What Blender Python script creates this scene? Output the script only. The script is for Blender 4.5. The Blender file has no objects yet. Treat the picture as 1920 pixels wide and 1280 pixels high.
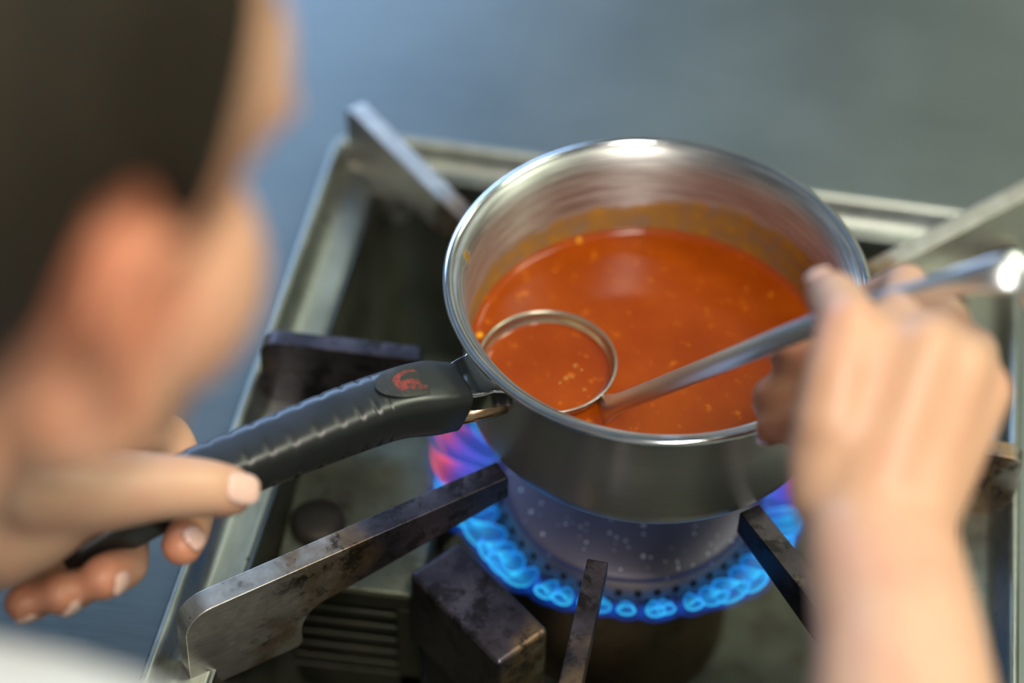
import bpy, bmesh, math, random
import numpy as np
from mathutils import Vector, Matrix, noise

# ------------------------------------------------------------------ camera
# rim of the saucepan is at height Z0 above the floor; its centre is the x/y origin
Z0 = 0.96
CP = Vector((0.0, -0.5577, 0.5555 + Z0))
CR = Vector((0.9922468569, 0.1227576311, 0.0194097639))
CU = Vector((-0.1029241353, 0.7241042439, 0.6819674966))
CF = Vector((-0.0696620219, 0.6786778381, -0.7311248831))
FPX = 70 / 36 * 1920
sc = bpy.context.scene
COL = sc.collection
cam = bpy.data.cameras.new('camera')
cam.lens = 70; cam.sensor_width = 36; cam.clip_start = 0.02; cam.clip_end = 50
cam.dof.use_dof = True; cam.dof.focus_distance = 0.762; cam.dof.aperture_fstop = 2.8
camo = bpy.data.objects.new('camera', cam); COL.objects.link(camo)
camo.matrix_world = Matrix(((CR.x, CU.x, -CF.x, CP.x), (CR.y, CU.y, -CF.y, CP.y), (CR.z, CU.z, -CF.z, CP.z), (0, 0, 0, 1)))
sc.camera = camo

def at(px, py, d):
    """point of the room at distance d along the view axis, seen at photo pixel px, py"""
    return CP + (CR * ((px - 960) / FPX) + CU * ((640 - py) / FPX) + CF) * d

# ------------------------------------------------------------------ light
sc.view_settings.view_transform = 'Standard'; sc.view_settings.look = 'None'
sc.view_settings.gamma = 1.0; sc.view_settings.exposure = 0.0
sc.view_settings.use_curve_mapping = False
sc.cycles.use_denoising = True
sc.cycles.max_bounces = 8; sc.cycles.diffuse_bounces = 3; sc.cycles.glossy_bounces = 5
sc.cycles.transparent_max_bounces = 32
sc.cycles.caustics_reflective = False; sc.cycles.caustics_refractive = False
sc.cycles.sample_clamp_indirect = 4.0
w = bpy.data.worlds.new('daylight'); sc.world = w; w.use_nodes = True
w.node_tree.nodes['Background'].inputs[0].default_value = (0.45, 0.62, 1.0, 1)
w.node_tree.nodes['Background'].inputs[1].default_value = 2.2

def area(name, loc, target, sx, sy, power, col):
    l = bpy.data.lights.new(name, 'AREA'); l.shape = 'RECTANGLE'; l.size = sx; l.size_y = sy
    l.energy = power; l.color = col
    o = bpy.data.objects.new(name, l); COL.objects.link(o); o.location = loc
    o.rotation_euler = (Vector(target) - Vector(loc)).to_track_quat('-Z', 'Y').to_euler()
    return o
# daylight through the window in the back wall (left of centre)
area('window_daylight', (-1.05, 1.96, Z0 + 0.82), (-0.3, 0, Z0 + 0.1), 1.5, 0.8, 32, (0.38, 0.60, 1.0))
# ceiling lamps of the kitchen, plus an added third
LAMPS = [(0.42, -0.95), (1.3, 0.35), (0.75, 1.40)]
area('ceiling_lamp_light', (0.42, -0.95, 2.60), (0.42, -0.95, 0), 0.26, 1.2, 39, (1.0, 0.93, 0.82))
area('ceiling_lamp_light', (1.3, 0.35, 2.60), (1.3, 0.35, 0), 1.2, 0.3, 24, (0.92, 1.0, 0.74))

area('ceiling_lamp_light', (0.75, 1.40, 2.60), (0.75, 1.40, 0), 0.9, 0.26, 4.5, (0.94, 1.0, 0.78))  # unseen lamp added to brighten the flange and worktop on the right

# ------------------------------------------------------------------ helpers
def tag(o, label=None, cat=None, group=None, kind=None):
    if label: o['label'] = label
    if cat: o['category'] = cat
    if group: o['group'] = group
    if kind: o['kind'] = kind
    return o

def empty(name, loc):
    o = bpy.data.objects.new(name, None); o.empty_display_size = 0.02
    COL.objects.link(o); o.location = loc
    return o

def worldloc(o):
    v = Vector(o.location)
    while o.parent:
        o = o.parent; v = v + Vector(o.location)
    return v

def mk(name, verts, faces, mat, parent=None, origin=None, smooth=True, kind=None):
    """one mesh object; verts are room coordinates"""
    base = worldloc(parent) if parent else Vector((0, 0, 0))
    og = Vector(origin) if origin is not None else (base if parent else Vector((0, 0, 0)))
    me = bpy.data.meshes.new(name)
    me.from_pydata([tuple(Vector(v) - og) for v in verts], [], faces)
    bm = bmesh.new(); bm.from_mesh(me); bmesh.ops.recalc_face_normals(bm, faces=bm.faces); bm.to_mesh(me); bm.free()
    me.materials.append(mat)
    if smooth: me.shade_smooth()
    o = bpy.data.objects.new(name, me); COL.objects.link(o)
    o.parent = parent; o.location = og - base
    if kind: o['kind'] = kind
    return o

def bevel(o, w, seg=3, ang=35):
    m = o.modifiers.new('bevel', 'BEVEL'); m.width = w; m.segments = seg; m.limit_method = 'ANGLE'
    m.angle_limit = math.radians(ang); m.harden_normals = False
    ws = o.modifiers.new('wn', 'WEIGHTED_NORMAL')
    return o

def box(x0, x1, y0, y1, z0, z1):
    v = [(x, y, z) for z in (z0, z1) for y in (y0, y1) for x in (x0, x1)]
    f = [(0, 2, 3, 1), (4, 5, 7, 6), (0, 1, 5, 4), (2, 6, 7, 3), (0, 4, 6, 2), (1, 3, 7, 5)]
    return v, f

def merge(parts):
    V, F = [], []
    for v, f in parts:
        n = len(V); V += list(v); F += [tuple(i + n for i in q) for q in f]
    return V, F

def xf(vf, M):
    return [M @ Vector(v) for v in vf[0]], vf[1]

def lathe(prof, c, n=128, closed=False, cap0=False, cap1=False):
    cx, cy = c; V = []; F = []
    m = len(prof)
    for r, z in prof:
        for k in range(n):
            a = 2 * math.pi * k / n
            V.append((cx + r * math.cos(a), cy + r * math.sin(a), z))
    for i in range(m if closed else m - 1):
        j = (i + 1) % m
        for k in range(n):
            k2 = (k + 1) % n
            F.append((i * n + k, i * n + k2, j * n + k2, j * n + k))
    if cap0: F.append(tuple(range(n - 1, -1, -1)))
    if cap1: F.append(tuple((m - 1) * n + k for k in range(n)))
    return V, F

def sweep(pts, sect, up=Vector((0, 0, 1)), cap=True):
    """pts: list of Vectors; sect(i, t) -> list of (side, up) offsets"""
    V, F = [], []
    n = None
    for i, p in enumerate(pts):
        a = pts[max(i - 1, 0)]; b = pts[min(i + 1, len(pts) - 1)]
        t = (b - a).normalized(); s = t.cross(up).normalized(); u = s.cross(t).normalized()
        L = sect(i, i / (len(pts) - 1)); n = len(L)
        for x, y in L: V.append(p + s * x + u * y)
    for i in range(len(pts) - 1):
        for k in range(n):
            k2 = (k + 1) % n
            F.append((i * n + k, i * n + k2, (i + 1) * n + k2, (i + 1) * n + k))
    if cap:
        F.append(tuple(range(n - 1, -1, -1))); F.append(tuple((len(pts) - 1) * n + k for k in range(n)))
    return V, F

def spline(P, n):
    """Catmull-Rom through P -> n points"""
    P = [Vector(p) for p in P]
    Q = [2 * P[0] - P[1]] + P + [2 * P[-1] - P[-2]]
    out = []
    for k in range(n):
        t = k / (n - 1) * (len(P) - 1); i = min(int(t), len(P) - 2); t -= i
        a, b, c, d = Q[i:i + 4]
        out.append(0.5 * ((2 * b) + (c - a) * t + (2 * a - 5 * b + 4 * c - d) * t * t + (3 * b - a - 3 * c + d) * t ** 3))
    return out

def interp(tab, t):
    for (a, x), (b, y) in zip(tab, tab[1:]):
        if t <= b: 
            s = (t - a) / (b - a); s = s * s * (3 - 2 * s); return x + (y - x) * s
    return tab[-1][1]

def capsules(chains, seg=14):
    """overlapping tapered limbs: every chain is [(Vector, radius), ...]"""
    bm = bmesh.new()
    for ch in chains:
        for p, r in ch:
            bmesh.ops.create_icosphere(bm, subdivisions=2, radius=r, matrix=Matrix.Translation(p))
        for (p, r), (q, s) in zip(ch, ch[1:]):
            d = q - p
            if d.length < 1e-5: continue
            M = Matrix.Translation((p + q) / 2) @ d.to_track_quat('Z', 'Y').to_matrix().to_4x4()
            bmesh.ops.create_cone(bm, cap_ends=True, segments=seg, radius1=r, radius2=s, depth=d.length, matrix=M)
    V = [v.co.copy() for v in bm.verts]; F = [tuple(v.index for v in f.verts) for f in bm.faces]
    bm.verts.ensure_lookup_table()
    bm.free()
    return V, F

def skin(name, chains, mat, parent, voxel, smooth_it=8, extra=None, shrink=0.0):
    """one continuous surface grown over the limbs"""
    parts = [capsules(chains)]
    if extra: parts += extra
    V, F = merge(parts)
    o = mk(name, V, F, mat, parent)
    m = o.modifiers.new('r', 'REMESH'); m.mode = 'VOXEL'; m.voxel_size = voxel
    s = o.modifiers.new('s', 'SMOOTH'); s.factor = 0.5; s.iterations = smooth_it
    dg = bpy.context.evaluated_depsgraph_get(); dg.update()
    me = bpy.data.meshes.new_from_object(o.evaluated_get(dg))
    o.modifiers.clear(); old = o.data; o.data = me; bpy.data.meshes.remove(old)
    me.shade_smooth()
    return o

def sphere(c, r, seg=24):
    """ellipsoid: r is a 3-tuple or Matrix columns"""
    bm = bmesh.new(); bmesh.ops.create_uvsphere(bm, u_segments=seg, v_segments=seg // 2, radius=1)
    V = [Vector((v.co.x * r[0], v.co.y * r[1], v.co.z * r[2])) for v in bm.verts]
    F = [tuple(v.index for v in f.verts) for f in bm.faces]; bm.free()
    return [v + Vector(c) for v in V], F

def ellipsoid(c, axes):
    """axes: three Vectors (half axes)"""
    bm = bmesh.new(); bmesh.ops.create_uvsphere(bm, u_segments=32, v_segments=20, radius=1)
    V = [Vector(c) + axes[0] * v.co.x + axes[1] * v.co.y + axes[2] * v.co.z for v in bm.verts]
    F = [tuple(v.index for v in f.verts) for f in bm.faces]; bm.free()
    return V, F

# ------------------------------------------------------------------ materials
class NT:
    def __init__(s, name):
        s.m = bpy.data.materials.new(name); s.m.use_nodes = True
        s.t = s.m.node_tree; s.b = s.t.nodes['Principled BSDF']
        s.tc = s.n('ShaderNodeTexCoord')
    def n(s, t, **k):
        x = s.t.nodes.new(t)
        for a, v in k.items(): setattr(x, a, v)
        return x
    def l(s, a, b): s.t.links.new(a, b)
    def set(s, **k):
        for a, v in k.items(): s.b.inputs[a.replace('_', ' ')].default_value = v
        return s
    def noise(s, scale, detail=3, rough=0.5, vec=(1, 1, 1), dist=0.0):
        mp = s.n('ShaderNodeMapping'); mp.inputs['Scale'].default_value = vec
        s.l(s.tc.outputs['Object'], mp.inputs[0])
        x = s.n('ShaderNodeTexNoise'); x.inputs['Scale'].default_value = scale; x.inputs['Detail'].default_value = detail
        x.inputs['Roughness'].default_value = rough; x.inputs['Distortion'].default_value = dist
        s.l(mp.outputs[0], x.inputs['Vector']); return x.outputs['Fac']
    def ramp(s, fac, stops):
        r = s.n('ShaderNodeValToRGB'); e = r.color_ramp.elements
        while len(e) < len(stops): e.new(0.5)
        for i, (p, c) in enumerate(stops):
            e[i].position = p; e[i].color = (c if len(c) == 4 else (*c, 1)) if isinstance(c, tuple) else (c, c, c, 1)
        s.l(fac, r.inputs[0]); return r.outputs['Color']
    def mix(s, fac, a, b, mode='MIX'):
        x = s.n('ShaderNodeMix', data_type='RGBA', blend_type=mode)
        for sock, v in ((x.inputs['Factor'], fac), (x.inputs[6], a), (x.inputs[7], b)):
            if isinstance(v, (int, float)): sock.default_value = v
            elif isinstance(v, tuple): sock.default_value = (*v, 1) if len(v) == 3 else v
            else: s.l(v, sock)
        return x.outputs[2]
    def math(s, op, a, b=None, clamp=False):
        x = s.n('ShaderNodeMath', operation=op, use_clamp=clamp)
        for i, v in enumerate((a, b)):
            if v is None: continue
            if isinstance(v, (int, float)): x.inputs[i].default_value = v
            else: s.l(v, x.inputs[i])
        return x.outputs[0]
    def maprange(s, v, a, b, c=0.0, d=1.0, smooth=True):
        x = s.n('ShaderNodeMapRange'); x.interpolation_type = 'SMOOTHSTEP' if smooth else 'LINEAR'
        s.l(v, x.inputs[0])
        for i, q in enumerate((a, b, c, d)): x.inputs[i + 1].default_value = q
        return x.outputs[0]
    def xyz(s, out='Object'):
        x = s.n('ShaderNodeSeparateXYZ'); s.l(s.tc.outputs[out], x.inputs[0]); return x.outputs
    def bump(s, h, strength=0.3, dist=0.001):
        b = s.n('ShaderNodeBump'); b.inputs['Strength'].default_value = strength; b.inputs['Distance'].default_value = dist
        s.l(h, b.inputs['Height']); s.l(b.outputs[0], s.b.inputs['Normal']); return s
    def col(s, c): s.l(c, s.b.inputs['Base Color']); return s
    def rough(s, c): s.l(c, s.b.inputs['Roughness']); return s

def plain(name, c, rough=0.5, metal=0.0, **k):
    m = NT(name); m.b.inputs['Base Color'].default_value = (*c, 1); m.set(Roughness=rough, Metallic=metal)
    n = m.noise(60, 3); m.col(m.mix(0.12, c, m.ramp(n, [(0.3, tuple(x * 0.6 for x in c)), (0.7, tuple(min(1, x * 1.3) for x in c))])))
    for a, v in k.items(): m.b.inputs[a.replace('_', ' ')].default_value = v
    return m.m

def m_worktop():
    m = NT('brushed_worktop_steel'); m.set(Metallic=1.0)
    a = m.noise(4, 4, 0.6); b = m.noise(30, 4, 0.6, (1, 14, 1)); c = m.noise(2.2, 2)
    col = m.mix(m.ramp(a, [(0.35, 0.0), (0.7, 1.0)]), (0.135, 0.153, 0.147), (0.215, 0.238, 0.228))
    col = m.mix(m.ramp(b, [(0.3, 0.0), (0.8, 0.2)]), col, (0.29, 0.32, 0.30))
    m.col(col); m.rough(m.ramp(a, [(0.3, 0.38), (0.7, 0.5)])); m.bump(b, 0.08, 0.0006)
    return m.m

def m_tray():
    m = NT('olive_tinted_steel'); m.set(Metallic=1.0)
    a = m.noise(28, 5, 0.65); b = m.noise(90, 4, 0.6, (10, 1, 1)); d = m.noise(160, 3)
    col = m.mix(m.ramp(a, [(0.35, 0.0), (0.7, 1.0)]), (0.25, 0.265, 0.24), (0.36, 0.38, 0.34))
    col = m.mix(m.ramp(b, [(0.3, 0.0), (0.8, 0.5)]), col, (0.44, 0.46, 0.41))
    col = m.mix(m.ramp(d, [(0.25, 1.0), (0.31, 0.0)]), col, (0.03, 0.025, 0.02))
    m.col(col); m.rough(m.ramp(a, [(0.3, 0.33), (0.7, 0.5)])); m.bump(b, 0.12, 0.0005)
    return m.m

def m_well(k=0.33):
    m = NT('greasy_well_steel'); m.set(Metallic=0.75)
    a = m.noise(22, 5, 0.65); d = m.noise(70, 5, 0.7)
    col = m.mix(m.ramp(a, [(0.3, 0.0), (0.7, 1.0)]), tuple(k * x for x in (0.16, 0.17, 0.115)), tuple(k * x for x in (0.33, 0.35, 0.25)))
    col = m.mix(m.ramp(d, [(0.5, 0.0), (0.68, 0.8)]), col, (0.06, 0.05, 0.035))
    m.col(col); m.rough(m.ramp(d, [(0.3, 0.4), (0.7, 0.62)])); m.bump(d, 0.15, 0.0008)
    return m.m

def m_bar(seed=0.0, dark=0.5, L=0.14, rust=0.6):
    """steel bar that is scorched dark toward the flame; local x runs outward along the bar"""
    m = NT('scorched_grate_steel'); m.set(Metallic=0.9)
    X = m.xyz()
    a = m.noise(45, 6, 0.7, (1, 1, 1)); b = m.noise(120, 4, 0.65, (1.2, 1, 14)); e = m.noise(30, 4, 0.6)
    heat = m.math('ADD', m.maprange(X[0], 0.0, L, 1.0, 0.0, False), m.math('MULTIPLY', m.math('SUBTRACT', e, 0.5), 1.1))
    steel = m.mix(m.ramp(b, [(0.3, 0.0), (0.75, 1.0)]), (0.40, 0.375, 0.335), (0.60, 0.57, 0.52))
    straw = m.mix(a, (0.16, 0.10, 0.06), (0.34, 0.23, 0.14))
    blue = m.mix(m.ramp(a, [(0.35, 0.0), (0.65, 1.0)]), (0.045, 0.040, 0.052), (0.115, 0.098, 0.112))
    col = m.mix(m.maprange(heat, dark - 0.22, dark + 0.02), steel, straw)
    col = m.mix(m.maprange(heat, dark + 0.0, dark + 0.25), col, blue)
    spots = m.noise(75, 6, 0.75)
    patch = m.math('MULTIPLY', m.ramp(spots, [(0.52, 0.0), (0.60, 0.85)]), m.maprange(heat, dark - 0.30, dark - 0.05))
    col = m.mix(patch, col, (0.025, 0.022, 0.02))
    chips = m.ramp(m.noise(210, 3, 0.6), [(0.27, 1.0), (0.31, 0.0)])
    col = m.mix(m.math('MULTIPLY', chips, 0.8), col, (0.01, 0.01, 0.01))
    m.col(col); m.rough(m.ramp(a, [(0.3, 0.28), (0.7, 0.5)]))
    m.bump(m.math('ADD', m.math('MULTIPLY', b, 0.6), a), 0.22, 0.0005)
    return m.m

def m_pan(film=False):
    m = NT('brushed_pan_steel'); m.set(Metallic=1.0)
    X = m.xyz()
    inn = m.n('ShaderNodeAttribute', attribute_name='inner')
    ang = m.math('ARCTAN2', X[1], X[0])
    cv = m.n('ShaderNodeCombineXYZ'); m.l(m.math('MULTIPLY', ang, 2.2), cv.inputs[0]); m.l(m.math('MULTIPLY', X[2], 900.0), cv.inputs[1]); m.l(m.math('MULTIPLY', inn.outputs['Fac'], 3.0), cv.inputs[2])
    gn = m.n('ShaderNodeTexNoise'); gn.inputs['Scale'].default_value = 1.0; gn.inputs['Detail'].default_value = 5; gn.inputs['Roughness'].default_value = 0.65
    m.l(cv.outputs[0], gn.inputs['Vector']); g = gn.outputs['Fac']
    ci = m.mix(m.ramp(g, [(0.40, 0.0), (0.62, 1.0)]), (0.38, 0.375, 0.36), (0.66, 0.655, 0.64))
    co = m.mix(m.ramp(g, [(0.3, 0.0), (0.75, 1.0)]), (0.62, 0.60, 0.57), (0.70, 0.68, 0.65))
    col = m.mix(inn.outputs['Fac'], co, ci)
    m.rough(m.math('ADD', 0.34, m.math('MULTIPLY', inn.outputs['Fac'], m.ramp(g, [(0.3, 0.02), (0.75, 0.18)]))))
    if film:
        # dried soup on the inner wall: ragged ochre band above the level
        rag = m.noise(16, 3, 0.5, (1, 1, 0.3)); fine = m.noise(90, 5, 0.7, (1, 1, 1.6))
        h = m.math('ADD', X[2], m.math('MULTIPLY', m.math('SUBTRACT', rag, 0.5), -0.028))
        h = m.math('ADD', h, m.math('MULTIPLY', m.math('SUBTRACT', fine, 0.5), -0.010))
        h = m.math('ADD', h, m.math('MULTIPLY', m.maprange(X[0], -0.05, 0.07), -0.009))
        f = m.maprange(h, 0.0325, 0.0275)
        f = m.math('MULTIPLY', f, m.ramp(fine, [(0.2, 0.55), (0.55, 0.97)]))
        inner = m.n('ShaderNodeAttribute', attribute_name='inner')
        f = m.math('MULTIPLY', f, inner.outputs['Fac'])
        # a drip just under the rim on the handle side
        nd = m.n('ShaderNodeVectorMath', operation='DISTANCE'); nd.inputs[1].default_value = (-0.0795, 0.0065, 0.0570)
        m.l(m.tc.outputs['Object'], nd.inputs[0])
        drip = m.maprange(m.math('ADD', nd.outputs['Value'], m.math('MULTIPLY', m.math('SUBTRACT', fine, 0.5), 0.003)), 0.0044, 0.003)
        f = m.math('MAXIMUM', f, drip)
        ochre = m.mix(m.ramp(fine, [(0.3, 0.0), (0.7, 1.0)]), (0.20, 0.095, 0.008), (0.50, 0.255, 0.022))
        col = m.mix(f, col, ochre)
        m.l(m.math('SUBTRACT', 1.0, m.math('MULTIPLY', f, 0.9)), m.b.inputs['Metallic'])
    m.col(col)
    m.l(m.math('ADD', 0.45, m.math('MULTIPLY', inn.outputs['Fac'], 0.4)), m.b.inputs['Anisotropic'])
    m.b.inputs['Anisotropic Rotation'].default_value = 0.25
    tg = m.n('ShaderNodeTangent', direction_type='RADIAL', axis='Z'); m.l(tg.outputs[0], m.b.inputs['Tangent'])
    m.bump(m.math('MULTIPLY', g, inn.outputs['Fac']), 0.10, 0.0004)
    return m.m

def m_rim():
    m = NT('polished_rim_steel'); m.set(Metallic=1.0, Roughness=0.14)
    g = m.noise(60, 4, 0.6)
    m.col(m.mix(m.ramp(g, [(0.35, 0.0), (0.7, 1.0)]), (0.55, 0.56, 0.56), (0.72, 0.73, 0.73)))
    m.bump(m.noise(300, 3), 0.05, 0.0002)
    return m.m

def m_soup(dark=0.0):
    m = NT('tomato_soup')
    a = m.noise(20, 4, 0.6, dist=0.4); b = m.noise(150, 4, 0.65); s = m.noise(430, 2)
    col = m.mix(m.ramp(a, [(0.3, 0.0), (0.75, 1.0)]), (0.26, 0.034, 0.0010), (0.39, 0.068, 0.0014))
    col = m.mix(m.ramp(b, [(0.6, 0.0), (0.72, 0.7)]), col, (0.72, 0.20, 0.012))
    v = m.n('ShaderNodeTexVoronoi'); v.inputs['Scale'].default_value = 85; m.l(m.tc.outputs['Object'], v.inputs['Vector'])
    pk = m.n('ShaderNodeSeparateColor'); m.l(v.outputs['Color'], pk.inputs[0])
    fl = m.math('MULTIPLY', m.maprange(v.outputs['Distance'], 0.17, 0.08), m.maprange(pk.outputs[0], 0.93, 0.95))
    col = m.mix(fl, col, (0.85, 0.38, 0.02))
    dk = m.math('MULTIPLY', m.maprange(v.outputs['Distance'], 0.10, 0.05), m.maprange(pk.outputs[1], 0.95, 0.96))
    col = m.mix(dk, col, (0.09, 0.015, 0.004))
    m.col(col)
    m.set(Roughness=0.38, Subsurface_Weight=0.2, Subsurface_Scale=0.003, Coat_Weight=0.45, Coat_Roughness=0.045)
    m.b.inputs['Subsurface Radius'].default_value = (1.0, 0.3, 0.05)
    m.b.inputs['Specular IOR Level'].default_value = 0.1
    m.bump(m.math('ADD', m.math('MULTIPLY', a, 1.0), m.math('MULTIPLY', b, 0.25)), 0.12, 0.0008)
    return m.m

def m_plastic():
    m = NT('black_handle_plastic'); m.set(Roughness=0.36)
    a = m.noise(500, 3); m.bump(a, 0.12, 0.0002)
    m.col(m.mix(m.noise(25, 3), (0.007, 0.008, 0.009), (0.016, 0.018, 0.018)))
    m.rough(m.ramp(m.noise(40, 3), [(0.3, 0.30), (0.7, 0.42)]))
    m.b.inputs['Specular IOR Level'].default_value = 0.7
    return m.m

def m_badge():
    """worn red ring and crossbar printed on the dark oval"""
    m = NT('worn_red_badge'); m.set(Roughness=0.4)
    U = m.n('ShaderNodeUVMap'); sx = m.n('ShaderNodeSeparateXYZ'); m.l(U.outputs[0], sx.inputs[0])
    x = m.math('SUBTRACT', sx.outputs[0], 0.58); y = m.math('SUBTRACT', sx.outputs[1], 0.5)
    r = m.math('SQRT', m.math('ADD', m.math('POWER', m.math('MULTIPLY', x, 1.0), 2.0), m.math('POWER', m.math('MULTIPLY', y, 1.05), 2.0)))
    ring = m.math('MULTIPLY', m.maprange(r, 0.23, 0.26), m.maprange(r, 0.36, 0.32))
    bar = m.math('MULTIPLY', m.math('MULTIPLY', m.maprange(m.math('ABSOLUTE', m.math('SUBTRACT', y, 0.12)), 0.16, 0.12), m.maprange(x, -0.36, -0.30)), m.maprange(x, 0.02, -0.06))
    wear = m.ramp(m.noise(420, 5, 0.75), [(0.40, 0.0), (0.60, 1.0)])
    f = m.math('MULTIPLY', m.math('MAXIMUM', ring, bar), wear)
    gold = m.ramp(m.noise(600, 4, 0.7), [(0.5, 0.0), (0.7, 0.5)])
    base = m.mix(gold, (0.022, 0.022, 0.018), (0.07, 0.06, 0.035))
    m.col(m.mix(f, base, (0.30, 0.035, 0.018)))
    m.bump(m.noise(420, 4), 0.3, 0.0003)
    return m.m

def m_skin():
    m = NT('skin')
    a = m.noise(14, 4, 0.6); b = m.noise(55, 3); 
    col = m.mix(m.ramp(a, [(0.3, 0.0), (0.7, 1.0)]), (0.60, 0.335, 0.205), (0.68, 0.42, 0.275))
    col = m.mix(m.ramp(b, [(0.45, 0.0), (0.75, 0.4)]), col, (0.66, 0.28, 0.19))
    red = m.n('ShaderNodeAttribute', attribute_name='flush')
    col = m.mix(m.math('MULTIPLY', red.outputs['Fac'], 0.65), col, (0.66, 0.20, 0.095))
    m.col(col); m.set(Roughness=0.45, Subsurface_Weight=0.22, Subsurface_Scale=0.006)
    m.b.inputs['Subsurface Radius'].default_value = (1.0, 0.35, 0.2)
    m.bump(m.noise(420, 4, 0.7), 0.12, 0.0004)
    return m.m

def m_cap():
    m = NT('spattered_burner_cap'); m.set(Metallic=0.7)
    a = m.noise(30, 5, 0.6)
    col = m.mix(a, (0.12, 0.11, 0.15), (0.21, 0.19, 0.25))
    def spots(scale, thr, r0, col):
        v = m.n('ShaderNodeTexVoronoi'); v.inputs['Scale'].default_value = scale; m.l(m.tc.outputs['Object'], v.inputs['Vector'])
        pk = m.n('ShaderNodeSeparateColor'); m.l(v.outputs['Color'], pk.inputs[0])
        f = m.math('MULTIPLY', m.maprange(v.outputs['Distance'], r0, r0 * 0.55), m.maprange(pk.outputs[0], thr, thr + 0.02))
        return m.mix(m.math('MULTIPLY', f, 0.9), col, (0.85, 0.88, 0.95))
    col = spots(170, 0.60, 0.20, col); col = spots(330, 0.55, 0.24, col)
    m.col(col); m.rough(m.ramp(a, [(0.3, 0.48), (0.7, 0.62)]))
    return m.m

def m_rusty():
    m = NT('baked_on_burner_body'); m.set(Metallic=0.45)
    a = m.noise(30, 6, 0.7); b = m.noise(120, 4, 0.7)
    col = m.mix(m.ramp(a, [(0.35, 0.0), (0.7, 1.0)]), (0.10, 0.062, 0.033), (0.36, 0.25, 0.14))
    col = m.mix(m.ramp(b, [(0.55, 0.0), (0.7, 0.8)]), col, (0.02, 0.015, 0.012))
    m.col(col); m.set(Roughness=0.6); m.bump(a, 0.4, 0.001)
    return m.m

def m_flame(hot):
    """burning gas: emission only, thin and see-through, brighter along the sheet edges"""
    m = NT('gas_flame'); t = m.t; t.nodes.remove(m.b)
    out = [n for n in t.nodes if n.type == 'OUTPUT_MATERIAL'][0]
    at_ = m.n('ShaderNodeAttribute', attribute_name='along')
    r = m.n('ShaderNodeValToRGB'); e = r.color_ramp.elements
    st = [(0.0, (0.02, 0.34, 1.0)), (0.35, (0.05, 0.70, 1.05)), (0.75, (0.03, 0.30, 0.95)), (1.0, (0.06, 0.08, 0.7))] if not hot else \
         [(0.0, (0.05, 0.25, 1.0)), (0.3, (0.30, 0.12, 0.9)), (0.55, (1.0, 0.10, 0.04)), (1.0, (0.5, 0.10, 0.35))]
    while len(e) < 4: e.new(0.5)
    for i, (p, c) in enumerate(st): e[i].position = p; e[i].color = (*c, 1)
    m.l(at_.outputs['Fac'], r.inputs[0])
    em = m.n('ShaderNodeEmission'); m.l(r.outputs[0], em.inputs[0])
    lw = m.n('ShaderNodeLayerWeight'); lw.inputs['Blend'].default_value = 0.35
    edge = m.math('ADD', m.math('MULTIPLY', m.math('POWER', lw.outputs['Facing'], 1.5), 1.7), 0.30)
    m.l(m.math('MULTIPLY', edge, 1.1), em.inputs[1])
    tr = m.n('ShaderNodeBsdfTransparent'); mx = m.n('ShaderNodeMixShader')
    fade = m.maprange(at_.outputs['Fac'], 0.55, 1.0, 1.0, 0.12)
    dens = m.math('MULTIPLY', m.math('ADD', m.math('MULTIPLY', m.math('POWER', lw.outputs['Facing'], 1.3), 0.75), 0.14), fade, True)
    m.l(dens, mx.inputs[0]); m.l(tr.outputs[0], mx.inputs[1]); m.l(em.outputs[0], mx.inputs[2])
    m.l(mx.outputs[0], out.inputs[0])
    return m.m

def m_hair():
    m = NT('dark_brown_hair'); m.set(Roughness=0.7); m.b.inputs['Specular IOR Level'].default_value = 0.25
    a = m.noise(90, 4, 0.6, (1, 1, 0.12)); m.col(m.mix(a, (0.009, 0.007, 0.004), (0.026, 0.019, 0.010))); m.bump(a, 0.5, 0.002)
    return m.m

def emis(name, c, s):
    m = NT(name); m.b.inputs['Base Color'].default_value = (0.8, 0.8, 0.8, 1)
    m.b.inputs['Emission Color'].default_value = (*c, 1); m.b.inputs['Emission Strength'].default_value = s
    return m.m

def m_glass():
    m = NT('window_glass'); t = m.t; t.nodes.remove(m.b)
    out = [n for n in t.nodes if n.type == 'OUTPUT_MATERIAL'][0]
    tr = m.n('ShaderNodeBsdfTransparent'); gl = m.n('ShaderNodeBsdfGlossy'); gl.inputs['Roughness'].default_value = 0.02
    mx = m.n('ShaderNodeMixShader'); mx.inputs[0].default_value = 0.06
    m.l(tr.outputs[0], mx.inputs[1]); m.l(gl.outputs[0], mx.inputs[2]); m.l(mx.outputs[0], out.inputs[0])
    return m.m

def m_halo():
    m = NT('gas_flame_halo'); t = m.t; t.nodes.remove(m.b)
    out = [n for n in t.nodes if n.type == 'OUTPUT_MATERIAL'][0]
    at_ = m.n('ShaderNodeAttribute', attribute_name='along')
    em = m.n('ShaderNodeEmission'); em.inputs[0].default_value = (0.012, 0.13, 0.95, 1); em.inputs[1].default_value = 0.9
    lw = m.n('ShaderNodeLayerWeight'); lw.inputs['Blend'].default_value = 0.5
    tr = m.n('ShaderNodeBsdfTransparent'); mx = m.n('ShaderNodeMixShader')
    f = m.math('MULTIPLY', m.math('MULTIPLY', m.math('SUBTRACT', 1.0, lw.outputs['Facing']), 0.20), m.maprange(at_.outputs['Fac'], 0.3, 1.0, 1.0, 0.0))
    m.l(f, mx.inputs[0]); m.l(tr.outputs[0], mx.inputs[1]); m.l(em.outputs[0], mx.inputs[2])
    m.l(mx.outputs[0], out.inputs[0])
    return m.m

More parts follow.
